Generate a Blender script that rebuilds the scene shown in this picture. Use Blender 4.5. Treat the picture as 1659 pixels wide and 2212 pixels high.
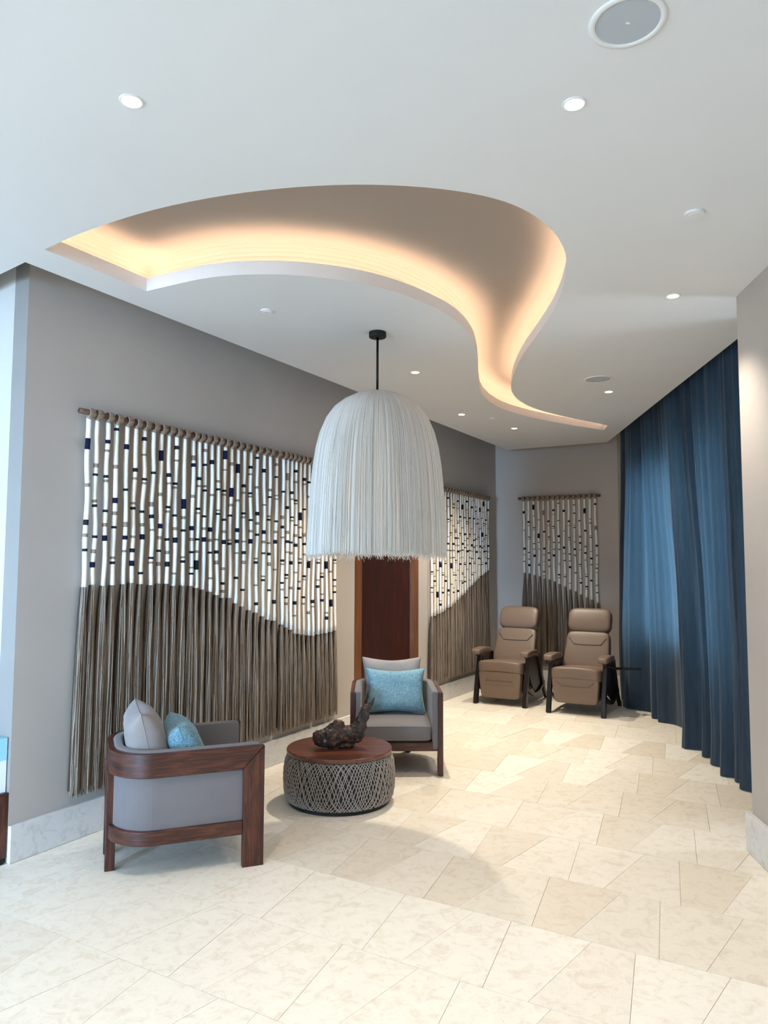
import bpy, bmesh, math, random
from mathutils import Vector, Matrix, noise
R = math.radians
PI = math.pi
for o in list(bpy.data.objects): bpy.data.objects.remove(o)
sc = bpy.context.scene
COL = sc.collection
rnd = random.Random(7)

# ------------------------------------------------------------------ camera
EYE = Vector((0, 0, 1.55)); PITCH = math.atan(116 / 1600); ROLL = R(0.2)
cam_d = bpy.data.cameras.new('camera'); cam = bpy.data.objects.new('camera', cam_d); COL.objects.link(cam)
cam_d.sensor_fit = 'HORIZONTAL'; cam_d.sensor_width = 36; cam_d.lens = 36 * 1600 / 1659
fw = Vector((0, math.cos(PITCH), math.sin(PITCH))); up = Vector((0, -math.sin(PITCH), math.cos(PITCH))); rt = Vector((1, 0, 0))
cx = rt * math.cos(ROLL) + up * math.sin(ROLL); cy = -rt * math.sin(ROLL) + up * math.cos(ROLL)
cam.matrix_world = Matrix(((cx.x, cy.x, -fw.x, EYE.x), (cx.y, cy.y, -fw.y, EYE.y), (cx.z, cy.z, -fw.z, EYE.z), (0, 0, 0, 1)))
cam_d.clip_start = .05
sc.camera = cam

# ------------------------------------------------------------------ world, exposure, daylight
sc.view_settings.view_transform = 'Standard'; sc.view_settings.look = 'None'
sc.view_settings.gamma = 1; sc.view_settings.use_curve_mapping = False
sc.view_settings.exposure = 0.3
w = bpy.data.worlds.new('world'); sc.world = w; w.use_nodes = True
bg = w.node_tree.nodes['Background']; bg.inputs[0].default_value = (.70, .85, 1, 1); bg.inputs[1].default_value = 5.3

def area(name, loc, aim, sx, sy, power, color, spread=180):
    d = bpy.data.lights.new(name, 'AREA'); d.shape = 'RECTANGLE'; d.size = sx; d.size_y = sy
    d.energy = power; d.color = color; d.spread = R(spread)
    o = bpy.data.objects.new(name, d); COL.objects.link(o); o.location = loc
    o.rotation_euler = (Vector(aim) - Vector(loc)).to_track_quat('-Z', 'Y').to_euler()
    return o
# daylight entering by the two tall windows of the lounge (left side and behind the camera)
area('window_daylight', (-5.85, -.6, 1.5), (0, -.6, 1.0), 4.4, 2.3, 34, (.5, .74, 1), 110)
area('window_daylight', (-4.7, -3.85, 1.5), (-3.4, 5, 1.2), 1.2, 2.3, 150, (.36, .64, 1), 42)
DOWN_W = 84; DOWN_COL = (1, .93, .82); DEEP_COL = (1, .92, .76)
COVE_E = 23; COVE_COL = (1, .77, .56)

# ------------------------------------------------------------------ materials
MATS = {}
def lin(r, g, b):
    f = lambda c: ((c / 255 + .055) / 1.055) ** 2.4 if c / 255 > .04045 else c / 255 / 12.92
    return (f(r), f(g), f(b), 1)
def newmat(name):
    m = bpy.data.materials.new(name); m.use_nodes = True; MATS[name] = m
    nt = m.node_tree; return m, nt, nt.nodes['Principled BSDF']
def tex_nodes(nt, scale=(1, 1, 1), coord='Object'):
    tc = nt.nodes.new('ShaderNodeTexCoord'); mp = nt.nodes.new('ShaderNodeMapping')
    mp.inputs['Scale'].default_value = scale; nt.links.new(tc.outputs[coord], mp.inputs[0]); return mp.outputs[0]
def noise_n(nt, vec, scale, detail=4, rough=.5, dist=0):
    n = nt.nodes.new('ShaderNodeTexNoise'); n.inputs['Scale'].default_value = scale; n.inputs['Detail'].default_value = detail
    n.inputs['Roughness'].default_value = rough; n.inputs['Distortion'].default_value = dist
    nt.links.new(vec, n.inputs['Vector']); return n.outputs['Fac']
def ramp(nt, fac, stops):
    r = nt.nodes.new('ShaderNodeValToRGB'); e = r.color_ramp.elements
    while len(e) < len(stops): e.new(.5)
    for i, (p, c) in enumerate(stops): e[i].position = p; e[i].color = c
    nt.links.new(fac, r.inputs[0]); return r.outputs[0]
def bump(nt, bs, h, strength, dist=.002):
    b = nt.nodes.new('ShaderNodeBump'); b.inputs['Strength'].default_value = strength; b.inputs['Distance'].default_value = dist
    nt.links.new(h, b.inputs['Height']); nt.links.new(b.outputs[0], bs.inputs['Normal'])
def mix(nt, a, b, fac, mode='MULTIPLY'):
    m = nt.nodes.new('ShaderNodeMix'); m.data_type = 'RGBA'; m.blend_type = mode
    for s, v in ((m.inputs[0], fac), (m.inputs[6], a), (m.inputs[7], b)):
        if hasattr(v, 'links'): nt.links.new(v, s)
        else: s.default_value = v
    return m.outputs[2]

def mat_plain(name, c, rough=.6, metal=0, var=.08, nscale=30, bstr=.1, spec=.5, stretch=(1, 1, 1), bdist=.001, coat=0):
    m, nt, b = newmat(name)
    v = tex_nodes(nt, stretch); f = noise_n(nt, v, nscale, 4, .55)
    lo = tuple(x * (1 - var) for x in c[:3]) + (1,); hi = tuple(min(1, x * (1 + var)) for x in c[:3]) + (1,)
    nt.links.new(ramp(nt, f, [(.3, lo), (.7, hi)]), b.inputs['Base Color'])
    b.inputs['Roughness'].default_value = rough; b.inputs['Metallic'].default_value = metal
    b.inputs['Specular IOR Level'].default_value = spec; b.inputs['Coat Weight'].default_value = coat
    if bstr: bump(nt, b, f, bstr, bdist)
    return m
def mat_wood(name, dark, mid, light, axis=(1, 1, 12), scale=9, rough=.38, contrast=1.0, spec=.5):
    m, nt, b = newmat(name)
    v = tex_nodes(nt, axis)
    f1 = noise_n(nt, v, scale, 6, .6, .6); f2 = noise_n(nt, v, scale * 6, 3, .6, .2)
    c1 = ramp(nt, f1, [(.28, dark), (.5, mid), (.74, light)])
    c2 = ramp(nt, f2, [(.3, (.62, .62, .62, 1)), (.65, (1, 1, 1, 1))])
    nt.links.new(mix(nt, c1, c2, .7 * contrast), b.inputs['Base Color'])
    b.inputs['Roughness'].default_value = rough; b.inputs['Specular IOR Level'].default_value = spec
    bump(nt, b, f2, .15, .001); return m
def mat_fabric(name, c, var=.1, weave=420, rough=.9, fleck=None, sheen=.2):
    m, nt, b = newmat(name)
    v = tex_nodes(nt); f = noise_n(nt, v, weave, 2, .6); g = noise_n(nt, v, 6, 3, .5)
    lo = tuple(x * (1 - var) for x in c[:3]) + (1,); hi = tuple(min(1, x * (1 + var)) for x in c[:3]) + (1,)
    col = ramp(nt, f, [(.3, lo), (.7, fleck or hi)])
    col = mix(nt, col, ramp(nt, g, [(.3, (.93, .93, .93, 1)), (.7, (1, 1, 1, 1))]), 1)
    nt.links.new(col, b.inputs['Base Color']); b.inputs['Roughness'].default_value = rough
    b.inputs['Specular IOR Level'].default_value = .2; b.inputs['Sheen Weight'].default_value = sheen
    bump(nt, b, f, .25, .001); return m
def mat_emit(name, c, s):
    m, nt, b = newmat(name); b.inputs['Base Color'].default_value = c
    b.inputs['Emission Color'].default_value = c; b.inputs['Emission Strength'].default_value = s; return m

M_WALL = mat_plain('wall_paint', lin(182, 172, 163), .75, var=.02, nscale=3, bstr=.05, spec=.25)
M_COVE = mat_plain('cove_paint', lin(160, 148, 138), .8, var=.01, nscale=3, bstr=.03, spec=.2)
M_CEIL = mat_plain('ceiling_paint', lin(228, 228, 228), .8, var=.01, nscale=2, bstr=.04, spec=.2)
M_WALNUT = mat_wood('walnut', lin(34, 13, 8), lin(70, 32, 22), lin(112, 60, 42), (14, 14, 1.2), 4, .35)
M_WALNUT_H = mat_wood('walnut_across', lin(34, 13, 8), lin(70, 32, 22), lin(112, 60, 42), (1.2, 1.2, 16), 5, .35)
M_TOP = mat_wood('walnut_top', lin(66, 32, 22), lin(104, 58, 42), lin(138, 84, 62), (1.2, 9, 9), 4, .28)
M_DOOR = mat_wood('door_veneer', lin(26, 5, 2), lin(50, 13, 4), lin(84, 32, 12), (14, 14, .9), 3.2, .4)
M_JAMB = mat_wood('door_jamb_wood', lin(96, 54, 26), lin(118, 70, 36), lin(136, 84, 46), (14, 14, .8), 3, .45)
M_BLACK = mat_plain('black_metal', lin(18, 18, 20), .45, .3, .1, 40, .05)
M_EBONY = mat_wood('ebony_stained_wood', lin(16, 9, 8), lin(28, 17, 15), lin(44, 28, 24), (4, 4, 12), 8, .3)
M_GREY = mat_fabric('taupe_grey_upholstery', lin(116, 110, 110), .05, 500)
M_PGREY = mat_fabric('taupe_pillow_cloth', lin(150, 141, 138), .04, 500)
M_BLUE = mat_fabric('blue_melange_cloth', lin(70, 118, 140), .25, 200, fleck=lin(158, 196, 208))
M_LEATHER = mat_plain('brown_leather', lin(116, 95, 80), .42, 0, .05, 220, .2, .5)
M_WHITE = mat_plain('white_yarn', lin(238, 234, 226), .85, 0, .05, 260, .35, .2, stretch=(.3, .3, 3))
M_CREAM = mat_plain('cream_yarn', lin(232, 218, 200), .85, 0, .05, 260, .35, .2, stretch=(.3, .3, 3))
M_NAVY = mat_plain('navy_yarn', lin(16, 22, 50), .85, 0, .1, 260, .35, .2, stretch=(.3, .3, 3))
M_CHAR = mat_plain('charcoal_yarn', lin(30, 36, 44), .85, 0, .1, 260, .35, .2, stretch=(.3, .3, 3))
M_TAUPE = mat_plain('taupe_yarn', lin(146, 128, 112), .9, 0, .1, 260, .35, .2, stretch=(.3, .3, 3))
M_ROD = mat_wood('rod_wood', lin(60, 38, 28), lin(98, 66, 48), lin(126, 90, 68), (3, 3, 3), 14, .6)
M_SHADEC = mat_plain('shade_liner', lin(226, 218, 206), .9, 0, .03, 60, .1, .2)
def make_translucent(m, col, f):
    nt = m.node_tree; b = nt.nodes['Principled BSDF']; t = nt.nodes.new('ShaderNodeBsdfTranslucent'); t.inputs[0].default_value = col
    x = nt.nodes.new('ShaderNodeMixShader'); x.inputs[0].default_value = f
    nt.links.new(b.outputs[0], x.inputs[1]); nt.links.new(t.outputs[0], x.inputs[2]); nt.links.new(x.outputs[0], nt.nodes['Material Output'].inputs[0])
make_translucent(M_SHADEC, (.95, .93, .9, 1), .2)
M_GLOW = mat_emit('downlight_lens', (1, .93, .82, 1), 30)
M_LED = mat_emit('led_strip', COVE_COL + (1,), COVE_E)
M_TRIM = mat_plain('white_trim', lin(232, 232, 232), .5, var=.01, bstr=0)
M_GRILLE = mat_plain('speaker_grille', lin(186, 192, 198), .6, .1, .05, 900, .5)
M_BOXW = mat_plain('white_card', lin(225, 225, 232), .6, var=.02)
M_BOXB = mat_plain('pale_blue_card', lin(150, 200, 212), .6, var=.02)
M_ROPE = mat_plain('grey_rope', lin(160, 150, 142), .85, 0, .15, 300, .5, .2)
M_ROPED = mat_plain('rope_body_cloth', lin(56, 51, 50), .95, 0, .15, 200, .3, .1)
M_DRIFT = None

def mat_drift():
    m, nt, b = newmat('driftwood')
    v = tex_nodes(nt, (1, 1, 1)); f = noise_n(nt, v, 26, 8, .65, .8)
    nt.links.new(ramp(nt, f, [(.3, lin(14, 8, 8)), (.48, lin(40, 26, 22)), (.6, lin(84, 54, 38)), (.74, lin(140, 98, 68))]), b.inputs['Base Color'])
    b.inputs['Roughness'].default_value = .55; bump(nt, b, f, .8, .006); return m
M_DRIFT = mat_drift()
def mat_stone(name, tint_by_obj, base, vein):
    m, nt, b = newmat(name)
    v = tex_nodes(nt, (1, 1, 1), 'Object' if not tint_by_obj else 'Object')
    oi = nt.nodes.new('ShaderNodeObjectInfo')
    ad = nt.nodes.new('ShaderNodeVectorMath'); ad.operation = 'ADD'
    mu = nt.nodes.new('ShaderNodeVectorMath'); mu.operation = 'SCALE'
    cmb = nt.nodes.new('ShaderNodeCombineXYZ')
    for k in range(3): nt.links.new(oi.outputs['Random'], cmb.inputs[k])
    nt.links.new(cmb.outputs[0], mu.inputs[0]); mu.inputs['Scale'].default_value = 37
    nt.links.new(v, ad.inputs[0]); nt.links.new(mu.outputs[0], ad.inputs[1]); vv = ad.outputs[0]
    f1 = noise_n(nt, vv, 15, 7, .72, .8); f2 = noise_n(nt, vv, 34, 4, .7, 1.2); f3 = noise_n(nt, vv, 120, 2, .5)
    c = ramp(nt, f1, [(.32, vein), (.5, base), (.8, tuple(min(1, x * 1.05) for x in base[:3]) + (1,))])
    c = mix(nt, c, ramp(nt, f2, [(.30, (.86, .83, .79, 1)), (.38, (1, 1, 1, 1))]), .7)
    c = mix(nt, c, ramp(nt, f3, [(.24, (.74, .72, .70, 1)), (.31, (1, 1, 1, 1))]), .7)
    if tint_by_obj:
        c = mix(nt, c, oi.outputs['Color'], 1)
    nt.links.new(c, b.inputs['Base Color'])
    b.inputs['Roughness'].default_value = .42; b.inputs['Specular IOR Level'].default_value = .35
    bump(nt, b, f2, .08, .002); return m
M_TILE = mat_stone('limestone_tile', True, lin(246, 239, 228), lin(232, 220, 204))
M_BASE = mat_stone('limestone_baseboard', False, lin(214, 210, 206), lin(192, 188, 184))
M_GROUT = mat_plain('grout', lin(196, 186, 174), .9, var=.1)
def mat_fringe(name, cols, trans=0):
    m, nt, b = newmat(name)
    at = nt.nodes.new('ShaderNodeAttribute'); at.attribute_name = 'tone'
    nt.links.new(ramp(nt, at.outputs['Fac'], cols), b.inputs['Base Color'])
    b.inputs['Roughness'].default_value = .8; b.inputs['Specular IOR Level'].default_value = .25
    if trans: 
        t = nt.nodes.new('ShaderNodeBsdfTranslucent'); t.inputs[0].default_value = cols[-1][1]
        mx = nt.nodes.new('ShaderNodeMixShader'); mx.inputs[0].default_value = trans
        nt.links.new(b.outputs[0], mx.inputs[1]); nt.links.new(t.outputs[0], mx.inputs[2])
        nt.links.new(mx.outputs[0], nt.nodes['Material Output'].inputs[0])
    return m
M_TASSEL = mat_fringe('flax_yarn', [(0, lin(70, 54, 44)), (.45, lin(128, 110, 96)), (1, lin(184, 168, 150))])
M_SHADE = mat_fringe('ivory_yarn', [(0, lin(222, 214, 204)), (.5, lin(244, 240, 234)), (1, lin(253, 251, 247))], .1)
def mat_curtain():
    m, nt, b = newmat('blue_linen')
    v = tex_nodes(nt, (1, 1, .12)); f = noise_n(nt, v, 40, 4, .6); v2 = tex_nodes(nt, (1, 1, 1)); g = noise_n(nt, v2, 350, 2, .5)
    c = ramp(nt, f, [(.3, lin(34, 50, 68)), (.7, lin(52, 72, 92))])
    c = mix(nt, c, ramp(nt, g, [(.3, (.8, .8, .8, 1)), (.7, (1, 1, 1, 1))]), 1)
    nt.links.new(c, b.inputs['Base Color']); b.inputs['Roughness'].default_value = .85; b.inputs['Sheen Weight'].default_value = .3
    bump(nt, b, g, .2, .001)
    t = nt.nodes.new('ShaderNodeBsdfTranslucent'); t.inputs[0].default_value = lin(88, 120, 140)
    mx = nt.nodes.new('ShaderNodeMixShader'); mx.inputs[0].default_value = .34
    nt.links.new(b.outputs[0], mx.inputs[1]); nt.links.new(t.outputs[0], mx.inputs[2])
    nt.links.new(mx.outputs[0], nt.nodes['Material Output'].inputs[0]); return m
M_CURT = mat_curtain()
def mat_glass():
    m, nt, b = newmat('window_glass'); b.inputs['Base Color'].default_value = (.9, .97, 1, 1)
    b.inputs['Transmission Weight'].default_value = 1; b.inputs['Roughness'].default_value = 0; b.inputs['IOR'].default_value = 1.1; return m
M_GLASS = mat_glass()

# ------------------------------------------------------------------ mesh helpers
class MB:
    def __init__(s): s.v = []; s.f = []; s.t = []
    def add(s, vs, fs, tone=None):
        k = len(s.v); s.v += [tuple(p) for p in vs]; s.f += [tuple(i + k for i in f) for f in fs]
        if tone is not None: s.t += [tone] * len(vs)
        return s
    def box(s, x0, x1, y0, y1, z0, z1):
        vs = [(x, y, z) for z in (z0, z1) for y in (y0, y1) for x in (x0, x1)]
        return s.add(vs, [(0, 2, 3, 1), (4, 5, 7, 6), (0, 1, 5, 4), (2, 6, 7, 3), (0, 4, 6, 2), (1, 3, 7, 5)])
    def prism(s, pts, z0, z1):
        n = len(pts); vs = [(p[0], p[1], z0) for p in pts] + [(p[0], p[1], z1) for p in pts]
        fs = [tuple(range(n))[::-1], tuple(range(n, 2 * n))] + [(i, (i + 1) % n, n + (i + 1) % n, n + i) for i in range(n)]
        return s.add(vs, fs)
    def tube(s, path, rad, n=8, caps=True, tone=None, ref=None):
        path = [Vector(p) for p in path]; m = len(path)
        if not hasattr(rad, '__len__'): rad = [rad] * m
        vs = []; prev = ref
        for i, p in enumerate(path):
            t = (path[min(i + 1, m - 1)] - path[max(i - 1, 0)]).normalized()
            if prev is None: prev = Vector((0, 0, 1)) if abs(t.z) < .9 else Vector((1, 0, 0))
            a = (prev - t * prev.dot(t)).normalized(); b = t.cross(a); prev = a
            for k in range(n):
                th = 2 * PI * k / n; vs.append(p + (a * math.cos(th) + b * math.sin(th)) * rad[i])
        fs = [(i * n + k, i * n + (k + 1) % n, (i + 1) * n + (k + 1) % n, (i + 1) * n + k) for i in range(m - 1) for k in range(n)]
        if caps: fs += [tuple(range(n))[::-1], tuple((m - 1) * n + k for k in range(n))]
        return s.add(vs, fs, tone)
    def lathe(s, prof, n=48, c=(0, 0), tone=None):
        vs = []; fs = []; m = len(prof)
        for r, z in prof:
            for k in range(n):
                a = 2 * PI * k / n; vs.append((c[0] + r * math.cos(a), c[1] + r * math.sin(a), z))
        for i in range(m - 1):
            for k in range(n): fs.append((i * n + k, i * n + (k + 1) % n, (i + 1) * n + (k + 1) % n, (i + 1) * n + k))
        if prof[0][0] > 0: fs.append(tuple(range(n))[::-1])
        if prof[-1][0] > 0: fs.append(tuple((m - 1) * n + k for k in range(n)))
        return s.add(vs, fs, tone)
    def ellip(s, c, r, e=(1, 1), nu=24, nv=14, fn=None):
        # superellipsoid: e<1 squarer
        sp = lambda v, p: math.copysign(abs(v) ** p, v)
        vs = []; fs = []
        for i in range(nv + 1):
            ph = -PI / 2 + PI * i / nv
            for k in range(nu):
                th = 2 * PI * k / nu
                p = Vector((r[0] * sp(math.cos(ph), e[0]) * sp(math.cos(th), e[1]), r[1] * sp(math.cos(ph), e[0]) * sp(math.sin(th), e[1]), r[2] * sp(math.sin(ph), e[0])))
                if fn: p = fn(p)
                vs.append(Vector(c) + p)
        for i in range(nv):
            for k in range(nu): fs.append((i * nu + k, i * nu + (k + 1) % nu, (i + 1) * nu + (k + 1) % nu, (i + 1) * nu + k))
        return s.add(vs, fs)
    def build(s, name, m, parent=None, smooth=False, bevel=0, seg=2, sub=0, xf=None, kind=None, subd=None):
        me = bpy.data.meshes.new(name); vs = s.v
        if xf is not None: vs = [tuple(xf @ Vector(p)) for p in vs]
        me.from_pydata(vs, [], s.f); me.update()
        if s.t and len(s.t) == len(vs):
            a = me.attributes.new('tone', 'FLOAT', 'POINT'); a.data.foreach_set('value', s.t)
        if m: me.materials.append(m)
        if smooth: me.polygons.foreach_set('use_smooth', [True] * len(me.polygons))
        o = bpy.data.objects.new(name, me); COL.objects.link(o)
        if parent: o.parent = parent
        if bevel:
            b = o.modifiers.new('b', 'BEVEL'); b.width = bevel; b.segments = seg; b.limit_method = 'ANGLE'; b.angle_limit = R(40)
            me.polygons.foreach_set('use_smooth', [True] * len(me.polygons))
            wn = o.modifiers.new('n', 'WEIGHTED_NORMAL')
        if sub:
            q = o.modifiers.new('s', 'SUBSURF'); q.levels = sub; q.render_levels = sub
        if kind: o['kind'] = kind
        return o
def empty(name, loc=(0, 0, 0), rz=0, label=None, cat=None, group=None, kind=None):
    o = bpy.data.objects.new(name, None); COL.objects.link(o); o.location = loc; o.rotation_euler = (0, 0, rz); o.empty_display_size = .1
    tag(o, label, cat, group, kind); return o
def tag(o, label=None, cat=None, group=None, kind=None):
    if label: o['label'] = label
    if cat: o['category'] = cat
    if group: o['group'] = group
    if kind: o['kind'] = kind
    return o
def copy_tree(o, parent=None):
    c = o.copy(); COL.objects.link(c); c.parent = parent
    for ch in list(o.children): copy_tree(ch, c)
    return c

# ------------------------------------------------------------------ room layout (metres)
CEIL = 3.10; TOPZ = 3.42
WP = Vector((-1.955, 3.97)); WA = R(29.4)
WU = Vector((math.sin(WA), math.cos(WA))); WN = Vector((math.cos(WA), -math.sin(WA)))   # along / out of the long left wall
WLEN = 7.123
def wl(u, off=0): p = WP + WU * u + WN * off; return (p.x, p.y)
CORNER = WP + WU * WLEN
def bk(v, off=0): p = CORNER + WN * v - WU * off; return (p.x, p.y)
LD = Vector((-.79, .61)).normalized(); LNn = Vector((-.61, -.79)).normalized()  # short left return wall
RW0 = Vector((2.02, 4.16)); RW1 = Vector((1.2, -4.1))

# long left wall in three pieces round the door
D0, D1, DH = 3.427, 4.765, 2.36
wm = MB()
for u0, u1, z0, z1 in ((0, D0, 0, TOPZ), (D0, D1, DH, TOPZ), (D1, WLEN + .12, 0, TOPZ)):
    wm.prism([wl(u0), wl(u1), wl(u1, -.12), wl(u0, -.12)], z0, z1)
wm.build('wall_left', M_WALL, kind='structure'); wm = MB()
# return wall at the near end
e0 = WP; e1 = WP + LD * 5.2
wm.prism([(e0.x, e0.y), (e0.x - WN.x * .12, e0.y - WN.y * .12), (e1.x - LNn.x * .12, e1.y - LNn.y * .12), (e1.x, e1.y)], 0, TOPZ)
wm.build('wall_return', M_WALL, kind='structure')
MB().prism([bk(-.12), bk(1.9), bk(1.9, -.12), bk(-.12, -.12)], 0, TOPZ).build('wall_back', M_WALL, kind='structure')
nr = (RW0 - RW1).normalized(); nx = Vector((nr.y, -nr.x))
MB().prism([tuple(RW1), tuple(RW1 + nx * .3), tuple(RW0 + nx * 1.1), tuple(RW0)], 0, TOPZ).build('wall_right', M_WALL, kind='structure', bevel=.006)
# wall with the windows behind the curtain
wx = 2.97
wr = MB(); win = [(5.7, 6.25), (6.75, 8.35)]; wz0, wz1 = .75, 2.62
ys = [4.3] + [y for a in win for y in a] + [9.75]
for i in range(0, len(ys), 2): wr.box(wx, wx + .15, ys[i], ys[i + 1], 0, TOPZ)
for a, b in win: wr.box(wx, wx + .15, a, b, 0, wz0); wr.box(wx, wx + .15, a, b, wz1, TOPZ)
wr.build('wall_window', M_WALL, kind='structure')
def window(name, pts_fn, a, b, z0, z1, nmull):
    r = empty(name, kind='structure')
    f = MB(); t = .05
    f.prism([pts_fn(a, 0), pts_fn(b, 0), pts_fn(b, .08), pts_fn(a, .08)], z0, z0 + t)
    f.prism([pts_fn(a, 0), pts_fn(b, 0), pts_fn(b, .08), pts_fn(a, .08)], z1 - t, z1)
    for k in range(nmull + 2):
        c = a + (b - a - t) * k / (nmull + 1)
        f.prism([pts_fn(c, 0), pts_fn(c + t, 0), pts_fn(c + t, .08), pts_fn(c, .08)], z0, z1)
    f.build('window_frame', M_BLACK, r)
    MB().prism([pts_fn(a, .035), pts_fn(b, .035), pts_fn(b, .045), pts_fn(a, .045)], z0 + t, z1 - t).build('glass_pane', M_GLASS, r)
window('window_1', lambda c, o: (wx + .04 + o, c), 6.75, 8.35, wz0, wz1, 1)
window('window_2', lambda c, o: (wx + .04 + o, c), 5.7, 6.25, wz0, wz1, 0)
# the part of the lounge behind the camera
wn = MB(); wn.box(-6.15, -6, -4.1, 7.3, 0, .2); wn.box(-6.15, -6, -4.1, 7.3, 2.75, TOPZ); wn.box(-6.15, -6, -4.1, -3, .2, 2.75); wn.box(-6.15, -6, 1.8, 7.3, .2, 2.75)
wn.build('wall_far_left', M_WALL, kind='structure')
wn = MB(); wn.box(-6.15, 1.3, -4.15, -4, 0, .2); wn.box(-6.15, 1.3, -4.15, -4, 2.75, TOPZ); wn.box(-6.15, -5, -4.15, -4, .2, 2.75); wn.box(-.8, 1.5, -4.15, -4, .2, 2.75)
wn.build('wall_behind', M_WALL, kind='structure')
window('window_3', lambda c, o: (-6.1 + o, c), -3, 1.8, .2, 2.75, 3)
window('window_4', lambda c, o: (c, -4.1 + o), -5, -.8, .2, 2.75, 3)

# baseboards (pale limestone, 0.19 high)
BH = .19; BT = .025
b = MB(); b.prism([wl(0, BT), wl(D0, BT), wl(D0, 0), wl(0, 0)], 0, BH); b.build('baseboard_left', M_BASE, kind='structure', bevel=.003)
b = MB(); b.prism([wl(D1, BT), wl(WLEN - BT, BT), wl(WLEN - BT, 0), wl(D1, 0)], 0, BH); b.build('baseboard_left_far', M_BASE, kind='structure', bevel=.003)
b = MB(); b.prism([bk(0, 0), bk(1.7, 0), bk(1.7, BT), bk(0, BT)], 0, BH); b.build('baseboard_back', M_BASE, kind='structure', bevel=.003)
q0 = WP + LNn * .022 + LD * 1.15
q1 = q0 + LD * 3.8
b = MB(); b.prism([tuple(WP + LD * 1.15), tuple(q0), tuple(q1), tuple(WP + LD * 4.95)], 0, BH); b.build('baseboard_return', M_BASE, kind='structure', bevel=.003)
t0 = RW0 - nx * .03 + nr * .02; t1 = RW1 - nx * .03
b = MB(); b.prism([tuple(t1), tuple(t0), tuple(t0 + nx * .5), tuple(RW0 + nx * .5), tuple(RW0), tuple(RW1)][::-1], 0, .21); b.build('baseboard_right', M_BASE, kind='structure', bevel=.003)

# ------------------------------------------------------------------ door
door = empty('door_1', (0, 0, 0), kind='structure')
for a, c in ((D0, D0 + .142), (D1 - .11, D1)):
    MB().prism([wl(a, -.005), wl(c, -.005), wl(c, -.115), wl(a, -.115)], 0, DH).build('door_jamb', M_JAMB, door, bevel=.003)
MB().prism([wl(D0 + .142, -.005), wl(D1 - .11, -.005), wl(D1 - .11, -.115), wl(D0 + .142, -.115)], DH - .1, DH).build('door_header', M_JAMB, door, bevel=.003)
MB().prism([wl(D0 + .145, -.055), wl(D1 - .113, -.055), wl(D1 - .113, -.1), wl(D0 + .145, -.1)], .01, DH - .105).build('door_leaf', M_DOOR, door, bevel=.002)

# ------------------------------------------------------------------ floor
floor = MB().box(-6.2, 3.1, -4.2, 11, -.12, -.022).build('floor', M_GROUT, kind='structure')
TE = Vector((math.cos(R(-30.3)), math.sin(R(-30.3)))); TN = Vector((-TE.y, TE.x))
def ts(s, t): p = TE * s + TN * t; return (p.x, p.y)
def clip(poly, p, n):
    out = []
    for i in range(len(poly)):
        a, c = Vector(poly[i]), Vector(poly[(i + 1) % len(poly)]); da, dc = (a - p).dot(n), (c - p).dot(n)
        if da >= 0: out.append(tuple(a))
        if (da > 0 > dc) or (da < 0 < dc): out.append(tuple(a + (c - a) * (da / (da - dc))))
    return out
LIGHT = (1.0, .99, .97, 1)
light_tiles = {(4, 'A', -2), (6, 'A', -1), (4, 'A', -1), (5, 'B', 0), (6, 'A', -2), (4, 'B', 1), (5, 'A', -1), (6, 'A', 0), (3, 'A', -2)}
n_t = 0; gap = .0008
tile_mesh = {}
NEARC = WP
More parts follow.
